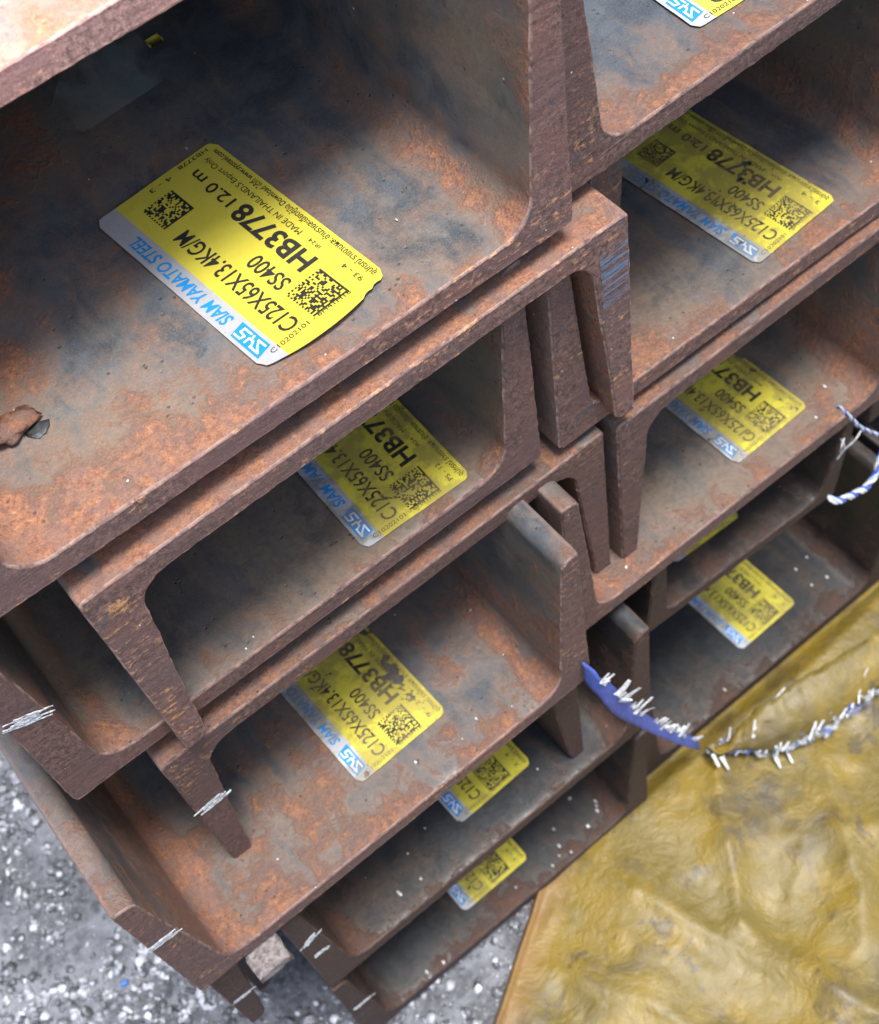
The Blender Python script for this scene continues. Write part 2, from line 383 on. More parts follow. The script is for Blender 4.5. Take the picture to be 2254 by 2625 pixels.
def label_on(root, wx, wz, yaw, surf=6.0, wear=0.0, seed=1.0, curl=None, notch=None, lot='3 - 4', lab='', L=52.0, Wd=28.8):
    """wx: local x of the near silver corner, wz: mm in from the cut end"""
    a = math.radians(yaw); far = Vector((-math.sin(a), math.cos(a), 0)); acr = Vector((math.cos(a), math.sin(a), 0))
    def place(u, w_, lift=0.0):
        h = surf + .5 + lift
        if curl: 
            dh = curl(u, w_); h += dh
        h += .12*noise.noise(Vector((u*.15, w_*.15, seed*3)))+.06
        p = far*u + acr*w_
        return Vector(((wx+p.x)*MM, (wz+p.y)*MM, h*MM))
    kw = dict(seed=seed, wear=wear)
    def sheet(w0, w1, rc, lift, keep=None, thick=.12):
        # rounded-corner sheet on a grid, split for the curl
        nu, nw = 52, max(4, int((w1-w0)*1.2)); vs = []; fs = []
        for i in range(nu+1):
            u = L*i/nu
            for j in range(nw+1):
                q = w0+(w1-w0)*j/nw; uu = u
                # pull the outline in at the rounded outer corners
                for (cw, sg) in ((0, 1), (Wd, -1)):
                    d = (q-cw)*sg
                    if d < rc:
                        off = rc-math.sqrt(max(0, rc*rc-(rc-d)**2))
                        uu = off+(L-2*off)*(uu/L) if True else uu
                if notch and uu < 12:
                    uu = max(uu, notch(q)) if i == 0 else uu+(notch(q))*(1-i/nu)**6
                if curl: uu -= 2.6*math.sin(math.pi*min(1, q/Wd))*(1-i/nu)**7
                vs.append(place(uu, q, lift))
            
        for i in range(nu):
            for j in range(nw):
                b = i*(nw+1)+j; fs.append((b, b+1, b+nw+2, b+nw+1))
        return mesh('label', vs, fs)
    yl = obj('paper_label', sheet(4.9, Wd, 1.8, 0), LY, root); tag(yl, lab or None, **kw)
    sl = obj('silver_band', sheet(0, 4.9, 1.8, 0), LS, yl); tag(sl, **kw)
    V_, F_ = [], []
    text_to(V_, F_, 'C125X65X13.4KG/M', 2.6, 36.5, 11.0, 3.7, bold=.012, slant=.05)
    text_to(V_, F_, 'SS400', 11.5, 21.3, 16.2, 3.5, bold=.012, slant=.05)
    text_to(V_, F_, 'HB3778', 12.0, 33.6, 22.7, 4.4, bold=.028)
    text_to(V_, F_, '12.0 m', 35.3, 47.8, 22.0, 2.7, bold=.012)
    text_to(V_, F_, 'MADE IN THAILAND,S Export Only', 19.5, 49.0, 25.3, 1.35)
    text_to(V_, F_, 'IR24', 14.0, 17.0, 25.2, .9)
    text_to(V_, F_, 'อุปกรณ์ รายงานผล: อ่านรายละเอียดคู่มือ Download ได้ที่ www.syssteel.com', 1.4, 49.5, 27.9, 1.35, bold=.01)
    text_to(V_, F_, 'C10202101 - 6H41H18', 3.2, 21.5, 1.0, 1.1, mode='near')
    text_to(V_, F_, lot, 2.0, 7.5, 25.4, 1.2)
    text_to(V_, F_, '4 - 3', 12.0, 17.2, 50.6, 1.2, mode='far')
    text_to(V_, F_, 'HB3778', 19.5, 26.5, 51.3, 1.1, mode='far')
    pm = mesh('print', [place(u, q, .09) for u, q in V_], F_)
    pr = obj('printed_text', pm, LK, yl, smooth=False); tag(pr, **kw)
    V_, F_ = [], []; rm = random.Random(int(seed*10))
    for u0, w0, sz, k in ((1.7, 13.3, 8.2, 20), (40.0, 8.0, 7.2, 18)):
        q = sz/k
        for i in range(k):
            for j in range(k):
                on = i == 0 or j == k-1 or (rm.random() < .5 and i < k-1 and j > 0) or ((i == k-1 or j == 0) and (i+j) % 2 == 0)
                if on:
                    a0, b0, o_ = u0+i*q, w0+j*q, len(V_); V_ += [(a0, b0), (a0+q, b0), (a0+q, b0+q), (a0, b0+q)]; F_.append((o_, o_+1, o_+2, o_+3))
    cp = obj('printed_code', mesh('code', [place(u, q_, .09) for u, q_ in V_], F_), LK, yl, smooth=False); tag(cp, **kw); cp['kind'] = 'stuff'
    V_, F_ = [], []
    text_to(V_, F_, 'SIAM YAMATO STEEL', 12.6, 42.5, 3.65, 2.7, bold=.02, slant=.18)
    bt = obj('maker_name', mesh('maker', [place(u, q, .09) for u, q in V_], F_), LB, yl, smooth=False); tag(bt, **kw)
    # emblem: blue lozenge-cut block with a white angular S-Y-S line
    q = [(2.2, .75), (2.9, 4.1), (10.9, 4.1), (10.2, .75)]
    vs = []; fs = []; nn = 10
    for i in range(nn+1):
        f = i/nn; vs += [place(2.2+f*8.0, .75, .085), place(2.9+f*8.0, 4.15, .085)]
        if i: b = 2*i; fs.append((b-2, b-1, b+1, b))
    em = obj('emblem', mesh('emblem', vs, fs), LB, yl, smooth=False); tag(em, **kw)
    pts = [(3.3, 3.35), (5.3, 3.35), (4.6, 2.35), (3.6, 2.35), (3.25, 1.5), (5.6, 1.5), (6.2, 2.4), (6.0, 3.3), (6.9, 2.1), (7.4, 2.9), (7.9, 1.6), (8.2, 3.3), (9.9, 3.4), (9.3, 2.4), (8.7, 2.4), (8.3, 1.45), (9.9, 1.45)]
    vs = []; fs = []
    pts = [(3.2, 3.5), (5.2, 3.5), (5.0, 2.45), (3.4, 2.45), (3.1, 1.35), (5.6, 1.35), (5.95, 2.55), (6.7, 2.55), (7.25, 3.5), (7.1, 1.35), (7.5, 2.5), (8.2, 2.5)]
    segs = [[(3.3, 3.4), (5.3, 3.4), (4.1, 2.1), (3.2, 1.45), (5.5, 1.45)], [(5.2, 1.45), (5.9, 2.6), (7.0, 2.6), (7.0, 1.45)], [(6.4, 2.6), (6.7, 3.5)], [(9.9, 1.4), (8.3, 1.4), (8.0, 2.3), (9.4, 2.5), (9.3, 3.45), (7.4, 3.45)]]
    for sg in segs:
        for (a0, b0), (a1, b1) in zip(sg, sg[1:]):
            dx, dy = a1-a0, b1-b0; l = math.hypot(dx, dy); px, py = -dy/l*.2, dx/l*.2; o = len(vs)
            ex, ey = dx/l*.15, dy/l*.15
            vs += [place(a0+px-ex, b0+py-ey, .14), place(a0-px-ex, b0-py-ey, .14), place(a1-px+ex, b1-py+ey, .14), place(a1+px+ex, b1+py+ey, .14)]; fs.append((o, o+1, o+2, o+3))
    es = obj('emblem_line', mesh('emline', vs, fs), LW, yl, smooth=False); tag(es, **kw)
    return yl

def residue(root, x0, z0, x1, z1, wid=3.0, seed=0, fray=4):
    """chalky white shred of strapping stuck across a flange end; local x/z in mm"""
    rnd = random.Random(seed); vs = []; fs = []
    for k in range(fray):
        dx, dz = x1-x0, z1-z0; L = math.hypot(dx, dz); nx, nz_ = -dz/L, dx/L
        off = (k-(fray-1)/2)*wid/fray; a = rnd.uniform(-.05, .3); b = rnd.uniform(.6, 1.05); n = 9; o = len(vs)
        for i in range(n+1):
            f = a+(b-a)*i/n; ww = wid/fray*rnd.uniform(.3, .9)*(math.sin(math.pi*min(max(i/n, .06), .94))**.5)
            cx = x0+dx*f+nx*(off+rnd.uniform(-.12, .12)); cz = z0+dz*f+nz_*(off+rnd.uniform(-.12, .12)); dep = rnd.uniform(.08, .3)
            vs += [Vector(((cx-nx*ww)*MM, -.02*MM, (cz-nz_*ww)*MM)), Vector((cx*MM, -dep*MM, cz*MM)), Vector(((cx+nx*ww)*MM, -.02*MM, (cz+nz_*ww)*MM))]
            if i: b_ = o+3*i; fs += [(b_-3, b_-2, b_+1, b_), (b_-2, b_-1, b_+2, b_+1)]
    o = obj('strap_residue', mesh('residue', vs, fs), MAT_SCRAP, root); o['seed'] = float(seed)
    return o

LAB = {}
def ch(key, *a, **k): LAB[key] = make_channel(*a, **k); LAB[key]['_x0'] = a[0]; LAB[key]['_z0'] = a[2]; return LAB[key]  # tone below: lower and right channels coloured darker for shade, upper ones lighter

ch('top', -14, 67.0, -30, .3, seed=1.3, rust=-.6, dirt=1.0, tone=3.2, label='topmost channel, its pale sunlit upper face cut off by the top left corner')  # high tone paints the overexposed sunlight into the steel colour
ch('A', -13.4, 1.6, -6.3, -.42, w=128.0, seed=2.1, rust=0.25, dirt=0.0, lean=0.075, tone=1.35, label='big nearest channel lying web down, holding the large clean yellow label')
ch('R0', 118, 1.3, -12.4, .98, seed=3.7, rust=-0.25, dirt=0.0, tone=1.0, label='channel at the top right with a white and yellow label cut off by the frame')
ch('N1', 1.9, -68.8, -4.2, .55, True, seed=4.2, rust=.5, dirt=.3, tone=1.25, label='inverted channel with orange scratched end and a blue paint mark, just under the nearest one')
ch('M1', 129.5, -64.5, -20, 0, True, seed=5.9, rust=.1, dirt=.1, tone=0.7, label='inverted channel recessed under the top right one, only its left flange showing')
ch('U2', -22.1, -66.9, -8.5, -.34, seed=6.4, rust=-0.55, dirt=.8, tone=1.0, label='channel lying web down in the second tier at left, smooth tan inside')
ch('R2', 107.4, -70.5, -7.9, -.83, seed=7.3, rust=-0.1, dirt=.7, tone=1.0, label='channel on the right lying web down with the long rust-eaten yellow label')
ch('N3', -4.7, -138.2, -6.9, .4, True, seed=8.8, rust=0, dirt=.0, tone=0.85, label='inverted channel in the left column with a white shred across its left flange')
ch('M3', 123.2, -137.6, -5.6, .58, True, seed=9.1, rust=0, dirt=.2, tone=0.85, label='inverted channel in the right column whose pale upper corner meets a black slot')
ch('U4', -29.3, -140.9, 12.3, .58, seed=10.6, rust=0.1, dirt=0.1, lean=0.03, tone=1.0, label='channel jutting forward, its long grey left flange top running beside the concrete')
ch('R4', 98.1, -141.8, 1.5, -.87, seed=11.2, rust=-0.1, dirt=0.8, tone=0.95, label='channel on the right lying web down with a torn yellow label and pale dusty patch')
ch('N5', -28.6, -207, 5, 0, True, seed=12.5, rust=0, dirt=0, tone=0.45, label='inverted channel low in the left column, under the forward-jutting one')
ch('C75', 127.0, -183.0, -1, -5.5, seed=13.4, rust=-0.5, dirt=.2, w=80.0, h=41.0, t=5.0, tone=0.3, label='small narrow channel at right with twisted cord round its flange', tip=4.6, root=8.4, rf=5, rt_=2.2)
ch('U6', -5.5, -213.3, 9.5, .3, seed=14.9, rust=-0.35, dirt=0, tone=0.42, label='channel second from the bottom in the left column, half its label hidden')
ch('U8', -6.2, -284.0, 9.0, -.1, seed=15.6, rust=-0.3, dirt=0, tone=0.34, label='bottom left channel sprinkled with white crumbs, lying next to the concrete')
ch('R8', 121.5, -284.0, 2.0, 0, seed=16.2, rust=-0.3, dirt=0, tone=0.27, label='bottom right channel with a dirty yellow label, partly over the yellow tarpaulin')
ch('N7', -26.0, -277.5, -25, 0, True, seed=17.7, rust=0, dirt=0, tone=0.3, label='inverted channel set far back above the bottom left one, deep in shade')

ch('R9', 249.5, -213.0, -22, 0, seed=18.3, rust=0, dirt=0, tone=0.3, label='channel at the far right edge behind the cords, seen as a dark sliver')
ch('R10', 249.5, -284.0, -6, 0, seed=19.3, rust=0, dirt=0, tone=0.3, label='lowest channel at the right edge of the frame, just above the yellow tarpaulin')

def lab(key, xw, zw, yaw, **k):
    r = LAB[key]; cx = r['_x0']+r['_w']/2
    return label_on(r, xw-cx, r['_z0']-zw, yaw, **k)
def curlA(u, w_):
    e = max(0.0, 1-u/15.0)
    return .7*e*e*(0.1+.9*math.sin(math.pi*min(1, max(0, w_/28.8))))
def notchA(w_):
    if 22.6 < w_ < 26.4: return .1 + .4*abs(math.sin(w_*2.3))
    return .0
lab('A', 49.9, -13.6, 4.3, seed=1.1, wear=.0, curl=curlA, notch=notchA, lot='93 - 4')
lab('U2', 56.5, -12.4, -1.5, seed=2.7, wear=.72, lot='PS - 12')
lab('U4', 30.8, -1.6, 1.6, seed=3.9, wear=.86, lot='9 - 2')
lab('U6', 52.8, -1.8, 1.5, seed=4.1, wear=.55)
lab('U8', 43.6, -1.0, 0.5, seed=5.3, wear=.7)
lab('R0', 161.0, -22.6, -2.5, seed=6.6, wear=.0)
lab('R2', 174.3, -13.2, 3.8, seed=7.2, wear=.85)
lab('R4', 166.6, -7.0, 1.5, seed=8.4, wear=.85)
lab('C75', 148.0, -11.5, 0, surf=5.0, seed=9.8, wear=.7, Wd=27.5)
lab('R8', 182.0, -9.4, 1.2, seed=10.3, wear=.7)

def res_at(key, xa, ya, xb, yb, **k):
    r = LAB[key]; cx = r['_x0']+r['_w']/2; y0 = r.location.z/MM
    return residue(r, xa-cx, ya-y0, xb-cx, yb-y0, **k)
res_at('U2', -22.1, -28.4, -13.2, -33.0, wid=3.0, seed=1, fray=6)
res_at('N3', -4.8, -102.0, 4.2, -100.9, wid=3.2, seed=2, fray=6)
res_at('U4', -29.6, -100.3, -19.5, -101.0, wid=2.6, seed=3, fray=5)
res_at('N5', -28.4, -182.6, -20.8, -183.8, wid=2.0, seed=4, fray=3)
res_at('U6', -4.9, -170.9, 2.6, -166.7, wid=3.0, seed=5, fray=4)
res_at('U6', -4.9, -181.8, 1.2, -182.4, wid=2.2, seed=6, fray=3)
res_at('U8', -4.6, -247.0, 4.5, -247.4, wid=2.0, seed=7, fray=3)

# blue paint dab brushed on the end of the inverted channel's right flange
def paint_dab():
    r = LAB['N1']; cx = 1.9+62.5; m = M('blue_paint'); c = m.coords(scale=(110, 1000, 1500))
    f = m.noise(c, .5, 5, .7); k = m.ss(f, .46, .56)
    mat = m.fin(m.mix(f, (.09, .2, .36), (.2, .34, .5)), .6, alpha=m.math('MULTIPLY', k, .5))
    vs = []; fs = []; xs0, xs1, ys0, ys1 = 118.9-cx, 126.0-cx, -27.5+68.8, -10.0+68.8; n = 8
    for i in range(n+1):
        for j in range(n+1):
            x = xs0+(xs1-xs0)*j/n + (.5*noise.noise(Vector((i*.9, j, 2))) if j in (0, n) else 0); y = ys0+(ys1-ys0)*i/n + .5*noise.noise(Vector((i, j*.9, 7)))
            vs.append(Vector((x*MM, -.22*MM, y*MM)))
    for i in range(n):
        for j in range(n): b = i*(n+1)+j; fs.append((b, b+1, b+n+2, b+n+1))
    o = obj('paint_mark', mesh('paint_mark', vs, fs), mat, r); o['seed'] = 2.2
paint_dab()

# ------------------------------------------------------------------ tarpaulin
def tarp_mat():
    m = M('dirty_yellow_tarpaulin'); c = m.coords(False)
    wv = m.n('ShaderNodeVectorMath', operation='MULTIPLY_ADD'); nz = m.n('ShaderNodeTexNoise'); m.l(c, nz.inputs['Vector']); nz.inputs['Scale'].default_value = .05
    m.l(nz.outputs['Color'], wv.inputs[0]); wv.inputs[1].default_value = (16, 16, 16); m.l(c, wv.inputs[2]); cw = wv.outputs[0]
    b = m.noise(cw, .03, 5, .6); f = m.noise(cw, .12, 7, .7); g_ = m.noise(c, .9, 6, .7)
    col = m.mix(m.ss(b, .38, .6), (.205, .14, .018), (.135, .10, .018))
    col = m.mix(m.ss(f, .48, .7, 0, .55), col, (.215, .165, .06))
    col = m.mix(m.ss(m.noise(cw, .035, 4, .6), .5, .66, 0, .75), col, (.075, .057, .022))
    col = m.mix(m.ss(m.noise(cw, .045, 6, .72), .58, .63, 0, .7), col, (.068, .055, .036))
    col = m.mix(m.ss(m.noise(c, .2, 5, .7), .66, .7, 0, .8), col, (.08, .07, .055))
    col = m.mix(m.ss(g_, .55, .75, 0, .25), col, (.3, .27, .16))
    ed = m.n('ShaderNodeAttribute', attribute_type='GEOMETRY', attribute_name='hem').outputs['Fac']
    col = m.mix(m.math('MULTIPLY', ed, m.ss(f, .3, .6, .5, 1)), col, (.20, .10, .03))
    h = m.math('ADD', m.math('MULTIPLY', f, .4), m.math('MULTIPLY', g_, .12))
    h = m.math('ADD', h, m.math('MULTIPLY', m.math('ABSOLUTE', m.math('SUBTRACT', m.noise(cw, .055, 4), .5)), -2.0))
    h = m.math('ADD', h, m.math('MULTIPLY', m.math('ABSOLUTE', m.math('SUBTRACT', m.noise(cw, .16, 5, .6), .5)), -1.6))
    m.b.inputs['Coat Weight'].default_value = .22; m.b.inputs['Coat Roughness'].default_value = .4
    return m.fin(col, m.ss(f, .3, .7, .4, .6), m.bump(h, .0010, .8), spec=.4)
MT = tarp_mat()
def lerp_tab(tab, v):
    if v <= tab[0][0]: return tab[0][1]
    for (a, b), (c_, d) in zip(tab, tab[1:]):
        if v <= c_: return b+(d-b)*(v-a)/(c_-a)
    return tab[-1][1]
XL = [(-60, 92), (-20, 84), (2, 77), (6, 70), (14, 57), (22, 43), (31, 29), (45, 8), (62, -14), (100, -60), (200, -120)]
def ridged(x, z, s, k): return 1-abs(noise.noise(Vector((x*s, z*s, k))))*2.2
RID = [((92, 30), (118, 95), 7, 5), ((150, 8), (112, 60), 8, 6), ((112, 60), (128, 130), 6, 5), ((175, 40), (140, 90), 9, 6), ((210, 35), (170, 95), 8, 5), ((60, 40), (90, 100), 7, 3.5), ((150, 70), (230, 60), 8, 4), ((85, 90), (150, 120), 9, 4)]
def segd(x, z, a, b):
    ax, az = a; bx, bz = b; t = max(0, min(1, ((x-ax)*(bx-ax)+(z-az)*(bz-az))/((bx-ax)**2+(bz-az)**2)))
    return math.hypot(x-ax-t*(bx-ax), z-az-t*(bz-az))
def tarp_h(x, z):
    h = 4.5 + 7*noise.noise(Vector((x*.018, z*.018, 3))) + 1.8*ridged(x+9*noise.noise(Vector((x*.04, z*.04, 1))), z, .022, 8) + .7*ridged(x, z, .05, 5) + .25*noise.noise(Vector((x*.2, z*.2, 5)))
    for a, b, wd, hh in RID:
        d = segd(x+3*noise.noise(Vector((x*.05, z*.05, 11))), z, a, b)/wd
        h += hh*.45*math.exp(-abs(d)**1.3*1.6)
    return max(h, 1.0)
def tarp():
    nz_, nx = 230, 260; vs = []; fs = []; hem = []
    for i in range(nz_+1):
        z = -55+270*i/nz_; xl = lerp_tab(XL, z) + 2.0*noise.noise(Vector((z*.06, 2, 0)))
        for j in range(nx+1):
            t = j/nx; s = 3.2*math.sin(t*math.pi/2)*0 + (t**1.25)*(420-xl); x = xl+s
            h = tarp_h(x, z); e = min(1, s/7.0); h = h*math.sqrt(max(0, 1-(1-e)**2)) + 2.2*math.exp(-((s-3.2)/2.6)**2)
            cap = 1.6 + max(0.0, (z-3)/22.0)*20; h = min(h, cap) if z < 40 else h
            vs.append(V(x, GY+.3+h, z)); hem.append(max(0, 1-s/26.0)*(1 if z > -5 else 1))
    # tucked-under edge
    for i in range(nz_):
        for j in range(nx): b = i*(nx+1)+j; fs.append((b, b+nx+1, b+nx+2, b+1))
    me = mesh('tarpaulin', vs, fs); at = me.attributes.new('hem', 'FLOAT', 'POINT'); at.data.foreach_set('value', hem)
    return me
tp = obj('tarpaulin', tarp(), MT); tag(tp, 'crumpled dirty yellow tarpaulin with an orange edge, spread in front of the stack', 'tarpaulin')
sm = tp.modifiers.new('thickness', 'SOLIDIFY'); sm.thickness = .0006; sm.offset = -1

# ------------------------------------------------------------------ blue strap, frayed along its upper edge
def interp(pts, n):
    """Catmull-Rom through mm points"""
    out = []; P = [Vector(p) for p in pts]; P = [2*P[0]-P[1]]+P+[2*P[-1]-P[-2]]
    for i in range(1, len(P)-2):
        for k in range(n):
            t = k/n; a, b, c, d = P[i-1:i+3]
            out.append(.5*((2*b)+(c-a)*t+(2*a-5*b+4*c-d)*t*t+(3*b-a-3*c+d)*t**3))
    out.append(P[-2]); return out
def ribbon(name, top, bot, mat, parent=None, n=10, across=5, bulge=1.5, rough=.4, seed=0):
    T = interp(top, n); B = interp(bot, n); vs = []; fs = []
    for i, (a, b) in enumerate(zip(T, B)):
        for j in range(across+1):
            f = j/across; p = a.lerp(b, f); p = p+Vector((0, .6, 1))*bulge*math.sin(math.pi*f)
            p += Vector((noise.noise(p*.3+Vector((seed, 0, 0))), noise.noise(p*.3+Vector((0, seed, 5))), noise.noise(p*.3)))*rough
            vs.append(V(*p))
        if i:
            for j in range(across): b_ = (i-1)*(across+1)+j; fs.append((b_, b_+1, b_+across+2, b_+across+1))
    o = obj(name, mesh(name, vs, fs), mat, parent); s = o.modifiers.new('thickness', 'SOLIDIFY'); s.thickness = .0005
    return o
def fibre(vs, fs, p, d, wd, L, rnd, bend=.5):
    """flat torn tape shred; mm"""
    d = d.normalized(); side = d.cross(Vector((.2, .6, 1))).normalized(); o = len(vs); n = 5; q = p.copy()
    b = Vector((rnd.uniform(-1, 1), rnd.uniform(-1, 1), rnd.uniform(-.3, 1)))*bend
    for i in range(n+1):
        ww = wd*(1-.5*i/n)*rnd.uniform(.7, 1.1); vs += [V(*(q-side*ww)), V(*(q+Vector((0, .25, .4)))), V(*(q+side*ww))]
        if i: k = o+3*i; fs += [(k-3, k-2, k+1, k), (k-2, k-1, k+2, k+1)]
        q = q+(d+b*(i/n))*L/n
TOP = [(92.5, -127.5, 13.0), (94.5, -132.0, 17), (97.6, -139.8, 18), (103.1, -158.3, 18), (112.8, -187.3, 16), (125.6, -221.3, 13), (141.5, -262, 9)]
BOT = [(92.0, -137.0, 13.5), (93.6, -143.2, 18), (97.3, -156.9, 19), (107.0, -182.1, 19), (118.4, -212.1, 17), (132.1, -246.3, 14), (142.0, -272.1, 10)]
strap = ribbon('woven_strap', TOP, BOT, MAT_BLUE, n=8, bulge=.3, rough=.35, seed=4)
tag(strap, 'flat blue plastic strap with a frayed upper edge hanging across the flange ends', 'strap')
rnd = random.Random(12); T = interp(TOP, 12); vs, fs = [], []; vb, fb = [], []
for i, p in enumerate(T[10:]):
    f = i/len(T)
    cl = noise.noise(Vector((i*.16, 3.3, 0)))
    for _ in range(2 if cl > .12 else 0):
        L = rnd.uniform(.6, 2.0)*(1+max(cl, 0)*1.2)
        d = Vector((.55, .75, .1))+Vector((rnd.uniform(-.7, .7), rnd.uniform(-.6, .4), rnd.uniform(-.3, .6)))
        fibre(vs, fs, p+Vector((-.6, -1.8, .5)), d, rnd.uniform(.4, 1.1), L+.8, rnd, 1.0)
for q, L, wd in ((Vector((99.5, -143, 19)), 6.5, 1.5), (Vector((101.5, -150, 19)), 7.5, 1.7), (Vector((106, -166, 18.5)), 7, 1.0), (Vector((108.5, -172, 18)), 6.5, .9), (Vector((129, -228, 13.5)), 8, .8), (Vector((118, -201, 16)), 6, .5)):
    fibre(vs, fs, q-Vector((1.6, 1.6, -.5)), Vector((.75+rnd.uniform(-.4, .4), .6, .1)), wd, L*.85, rnd, .7)
fr = obj('frayed_edge', mesh('fray', vs, fs), MAT_WHITE, strap); fr['seed'] = 1.0
# torn fold of the sheet with its blue-white woven hem
FT = [(144, -270, 11.0), (150.4, -273.0, 13.5), (167.3, -266.0, 13.7), (189.2, -264.0, 16.9), (219.3, -266.0, 21.1), (250, -268, 27)]
FB = [(145, -275, 12.5), (151.9, -277.0, 16.1), (160.6, -277.5, 24.7), (179.0, -277.0, 31.1), (207.8, -276.0, 34.5), (240, -276, 40)]
fold = ribbon('torn_fold', FT, FB, MT, n=10, across=10, bulge=3.5, rough=1.3, seed=9)
tag(fold, 'torn upturned fold of yellow sheet with a shredded blue and white hem', 'torn sheet')
mh = M('crumpled_clear_hem'); ch_ = mh.coords(False)
MH = mh.fin(mh.mix(mh.ss(mh.noise(ch_, .3, 4, .6), .5, .58), (.42, .45, .46), (.12, .17, .38)), .25, mh.bump(mh.noise(ch_, .25, 6, .7), .002, 1.0), alpha=mh.ss(mh.noise(ch_, .22, 6, .7), .42, .62, .0, .9))
for k, (o1, o2, sd) in enumerate((((0, .5, -4), (0, 1.5, 2.5), 3), ((0, 3.5, -6.5), (1, 1.2, -1), 8))):
    A_ = [tuple(Vector(p)+Vector(o1)*min(1, .2+i*.25)) for i, p in enumerate(FB)]; B_ = [tuple(Vector(p)+Vector(o2)*min(1, .2+i*.25)) for i, p in enumerate(FB)]
    rb_ = ribbon('clear_hem', A_, B_, MH, fold, n=22, across=8, bulge=1.0, rough=2.2, seed=sd)
vs, fs, vb, fb = [], [], [], []
for i, p in enumerate(interp(FB, 26)):
    d = Vector((.8, .1, -.3))
    if i < 20 or rnd.random() < .45: continue
    sp = min(1, (i-20)/60)
    for _ in range(2): fibre(vs, fs, p+Vector((rnd.uniform(-3, 3), rnd.uniform(.3, 1+3.5*sp), rnd.uniform(-3-5*sp, 1.5))), d+Vector((rnd.uniform(-.3, .3), rnd.uniform(-.1, .3), rnd.uniform(-.5, .3))), rnd.uniform(.12, .7), rnd.uniform(2, 5+8*sp), rnd, .6)
    if rnd.random() < .5: fibre(vb, fb, p+Vector((rnd.uniform(-3, 3), rnd.uniform(.8, 1.5+3*sp), rnd.uniform(-2-4*sp, 1))), d+Vector((0, rnd.uniform(-.2, .3), rnd.uniform(-.5, .4))), rnd.uniform(.3, .9), rnd.uniform(2, 8), rnd, .5)
for k in range(9): fibre(vs, fs, Vector((158+k*.5, -270+k*.25, 19.5-k*.4)), Vector((1, .15, -.1)), .7, rnd.uniform(9, 17), rnd, .15)
for q, L in ((Vector((167.4, -278.0, 25.7)), 7.5), (Vector((162.4, -279.0, 26.7)), 5), (Vector((147, -275, 16)), 5), (Vector((144.5, -272, 14)), 5)):
    fibre(vs, fs, q, Vector((-.25, -.5, 1)), 1.1, L, rnd, .1)
o = obj('white_hem_fibres', mesh('hemw', vs, fs), MAT_WHITE, fold); o['seed'] = 3.0
o = obj('blue_hem_fibres', mesh('hemb', vb, fb), MAT_BLUE2, fold); o['seed'] = 3.0

# ------------------------------------------------------------------ twisted cord round the small channel's flange
def tube(pts, rad, sides=7):
    vs = []; fs = []; n = len(pts)
    for i, p in enumerate(pts):
        d = (pts[min(i+1, n-1)]-pts[max(i-1, 0)]).normalized(); a = d.cross(Vector((0, 0, 1)) if abs(d.z) < .9 else Vector((1, 0, 0))).normalized(); b = d.cross(a)
        for k in range(sides):
            t = 2*math.pi*k/sides; vs.append(V(*(p+(a*math.cos(t)+b*math.sin(t))*rad)))
        if i:
            for k in range(sides): o = (i-1)*sides; fs.append((o+k, o+(k+1) % sides, o+sides+(k+1) % sides, o+sides+k))
    return mesh('tube', vs, fs)
def cord(path, label, r=.8, pitch=7.0):
    P = interp(path, 22); root = empty('twisted_cord', (0, 0, 0)); tag(root, label, 'cord', 'twisted blue and white cord')
    s = 0; acc = [0]
    for a, b in zip(P, P[1:]): s += (b-a).length; acc.append(s)
    for ph, mat in ((0, MAT_BLUE2), (math.pi, MAT_WHITE), (math.pi/2, MAT_LBLUE)):
        q = []
        for i, p in enumerate(P):
            d = (P[min(i+1, len(P)-1)]-P[max(i-1, 0)]).normalized(); a = d.cross(Vector((0, 0, 1))).normalized(); b = d.cross(a); t = acc[i]/pitch*2*math.pi+ph
            q.append(p+(a*math.cos(t)+b*math.sin(t))*r*.62)
        o = obj('strand', tube(q, r*.62), mat, root); o['seed'] = 1.0
    return root
cord([(193.5, -123, 3.5), (198, -131, 4.5), (203.5, -141.0, 4.5), (209, -149, 4.5), (215.7, -158.0, 4.0), (226, -172, 2)], 'thin blue and white cord near the top of the small channel flange', r=.55)
cord([(196.5, -172.5, 4), (198.5, -173.0, 6.5), (205.8, -177.3, 6.5), (212.7, -180.6, 6.0), (217.4, -177.2, 5.0), (226, -168, 0)], 'thick blue and white cord looped at the foot of the small channel flange', r=1.0)
vs_root = empty('cord_ravel'); tag(vs_root, 'thin pale ravelled thread stuck on the small channel flange between the two cords', 'thread')
for pth in ([(200.6, -147.6, 1.5), (201.6, -152, 2.6), (200.4, -157.6, 1.8)], [(210.5, -152.9, 1.2), (206.5, -153.5, 2.2), (203.2, -156.0, 1.4)], [(202, -148.5, 1.6), (200.0, -150, 2.6), (200.8, -154, 2.0)]):
    o = obj('thread', tube(interp(pth, 10), .28, 6), MAT_WHITE, vs_root); o['seed'] = 2.0

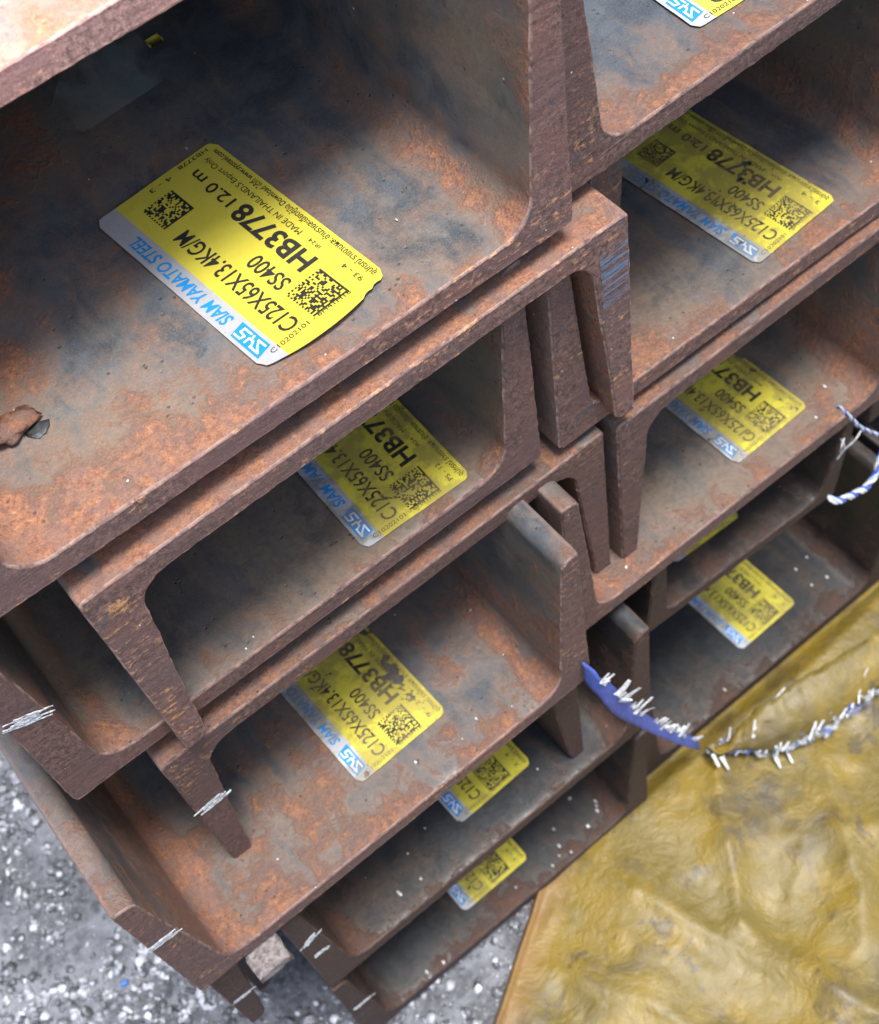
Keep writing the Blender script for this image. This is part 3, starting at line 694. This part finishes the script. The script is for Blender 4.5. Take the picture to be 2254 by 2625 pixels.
# ------------------------------------------------------------------ small loose things
def lump(name, p, r, mat, seed, sq=(1, 1, 1), sub=2, parent=None):
    bmq = bmesh.new(); bmesh.ops.create_icosphere(bmq, subdivisions=sub, radius=1)
    for v in bmq.verts:
        k = 1+.6*noise.noise(v.co*1.9+Vector((seed, seed*2, 0))); v.co = Vector((v.co.x*sq[0], v.co.y*sq[1], v.co.z*sq[2]))*k*r*MM
    me = bpy.data.meshes.new(name); bmq.to_mesh(me); bmq.free(); o = obj(name, me, mat, parent); o.location = V(*p); return o
fl = lump('rust_flake', (10.5, 9.3, -33.2), 1, MAT_SKIN, 3, (4.6, 2.6, 1.3), 3); fl.rotation_euler = (0, .1, .25); tag(fl, 'thick orange rust flake standing on the nearest channel at the left edge', 'rust flake', seed=2.1, rust=2.2, dirt=0.0, tone=.95)
fl2 = lump('mill_scale_patch', (13.8, 7.9, -30.5), 1, plain('black_scale', (.02, .022, .025), (.05, .055, .06), .5), 5, (2.2, 1.6, .35), 3); tag(fl2, 'small black scale patch right beside the orange rust flake', 'scale flake')
# added pale offcut standing in for the inverted channel's lit web top
def box(name, a, b, mat, bev=.5, rag=0):
    bmq = bmesh.new(); bmesh.ops.create_cube(bmq, size=1)
    for v in bmq.verts: v.co = Vector(((a[0]+b[0])/2+(b[0]-a[0])*v.co.x, -((a[2]+b[2])/2+(b[2]-a[2])*v.co.y), (a[1]+b[1])/2+(b[1]-a[1])*v.co.z))*MM
    if rag: 
        bmesh.ops.subdivide_edges(bmq, edges=bmq.edges[:], cuts=5, use_grid_fill=True)
        for v in bmq.verts: v.co += Vector((noise.noise(v.co*600), noise.noise(v.co*600+Vector((5, 0, 0))), noise.noise(v.co*600+Vector((0, 5, 0)))))*rag*MM
    else: bmesh.ops.bevel(bmq, geom=bmq.edges[:], offset=bev*MM, segments=2, affect='EDGES'); bmesh.ops.recalc_face_normals(bmq, faces=bmq.faces)
    me = bpy.data.meshes.new(name); bmq.to_mesh(me); bmq.free(); return obj(name, me, mat)
oc = box('stand_in_offcut', (-16.6, -146.5, 9.0), (-7.4, -142.4, 18.5), plain('pale_lit_steel', (.10, .085, .083), (.26, .225, .22), .65, .6, .0008), rag=.8); tag(oc, 'short pale steel offcut added in place of a lit web top between the low left channels', 'offcut', seed=1.0)
crumbs = [(95.5, -278, 3.5, 1.2), (101.6, -278, 1.5, .9), (103.4, -278, -1.4, .8), (102.5, -278, 0, .7), (109.9, -278, 4.2, .9), (97.3, -278, -8.2, .9), (83.2, -278, 2.3, .9), (85.7, -278, -3.5, .6), (84.9, -278, 6.7, .6), (77, -278, 6.2, .6), (81, -278, 5, .5),
 (27.8, -278, 7.3, .9), (21.5, -278, 6, .8), (62.5, -278, 3.7, .5), (30.5, -278, -18, .7), (33.6, -207, 3.4, .8), (35.3, -207, -5.2, .5), (26.1, -207, 2.6, 1.0), (81.5, -207, .1, .6), (44, -207, -8, .4), (220.5, -278, -11.6, .8), (227.1, -278, -10.1, .9), (221.1, -278, -20.1, .6), (227.9, -278, -21.1, .7), (166.6, -278, -2.2, .8),
 (122.2, -135.6, -3.4, .9), (124, -135.6, -2.6, .5), (204.1, -136.6, -9.8, .7), (194.4, -136.4, -3.8, .6), (64, -134.3, 4, .5), (45, -134.5, 3, .7), (31, -61, -40, .5), (70, 7.6, -70, .4), (20, 7.6, -60, .4), (88, 7.6, -25, .35), (60, 7.4, -9, .4), (136.3, -178, -6.2, .7), (141, -178, -5, .5), (224, -129, -8, 2.2)]
vs, fs = [], []; ico = bmesh.new(); bmesh.ops.create_icosphere(ico, subdivisions=2, radius=1); iv = [v.co.copy() for v in ico.verts]; fi = [[v.index for v in f.verts] for f in ico.faces]; ico.free()
for n_, (x, y, z, r) in enumerate(crumbs):
    o = len(vs)
    for v in iv:
        k = 1+.6*noise.noise(v*1.3+Vector((n_*3.1, 0, 0))); vs.append(V(x+v.x*r*k*.55, y+.15*r+v.z*r*k*.4, z+v.y*r*k*(.6+.6*((n_*7)%5)/5)))
    fs += [[i+o for i in f] for f in fi]
cr = obj('white_crumbs', mesh('crumbs', vs, fs), MAT_WHITE); tag(cr, 'tiny white plastic crumbs sprinkled over the lower channels', 'crumbs', kind='stuff', seed=1.0)
bl = lump('blue_chip', (-62, GY+1.0, -62), 1.6, plain('blue_chip', (.05, .16, .5), (.1, .25, .6)), 2, (1, .6, .5)); tag(bl, 'tiny blue plastic chip lying on the grit at lower left', 'plastic chip', seed=1.0)
# clear film snagged inside the nearest channel
def film():
    m = M('clear_plastic_film'); c = m.coords(False)
    mat = m.fin((.4, .5, .5), .25, m.bump(m.noise(c, .12, 3), .001, .5), alpha=m.ss(m.noise(c, .06, 3), .42, .62, .02, .16))
    a, b, c_ = Vector((76, 19, -112)), Vector((44.6, 8.6, -87.5)), Vector((80.5, 9.5, -88)); n = 16; vs = []; fs = []; ix = {}
    for i in range(n+1):
        for j in range(n+1-i):
            u, v = i/n, j/n; p = a*(1-u-v)+b*u+c_*v; p.y += 1.5*math.sin(3*u*math.pi)*v*(1-u-v)*4; ix[(i, j)] = len(vs); vs.append(V(*p))
    for i in range(n):
        for j in range(n-i):
            fs.append((ix[(i, j)], ix[(i+1, j)], ix[(i, j+1)]))
            if i+j < n-1: fs.append((ix[(i+1, j)], ix[(i+1, j+1)], ix[(i, j+1)]))
    o = obj('plastic_film', mesh('film', vs, fs), mat); tag(o, 'faint triangle of clear plastic film deep inside the nearest channel', 'plastic film')
film()
ys = box('yellow_scrap', (80.8, 7.9, -103.0), (83.8, 8.1, -100.8), LY, .15); tag(ys, 'tiny dull yellow paper scrap in the dark back of the nearest channel', 'paper scrap', seed=4.0, wear=.35)
for o in bpy.data.objects:
    for k in ('_w', '_x0', '_z0'):
        if k in o: del o[k]
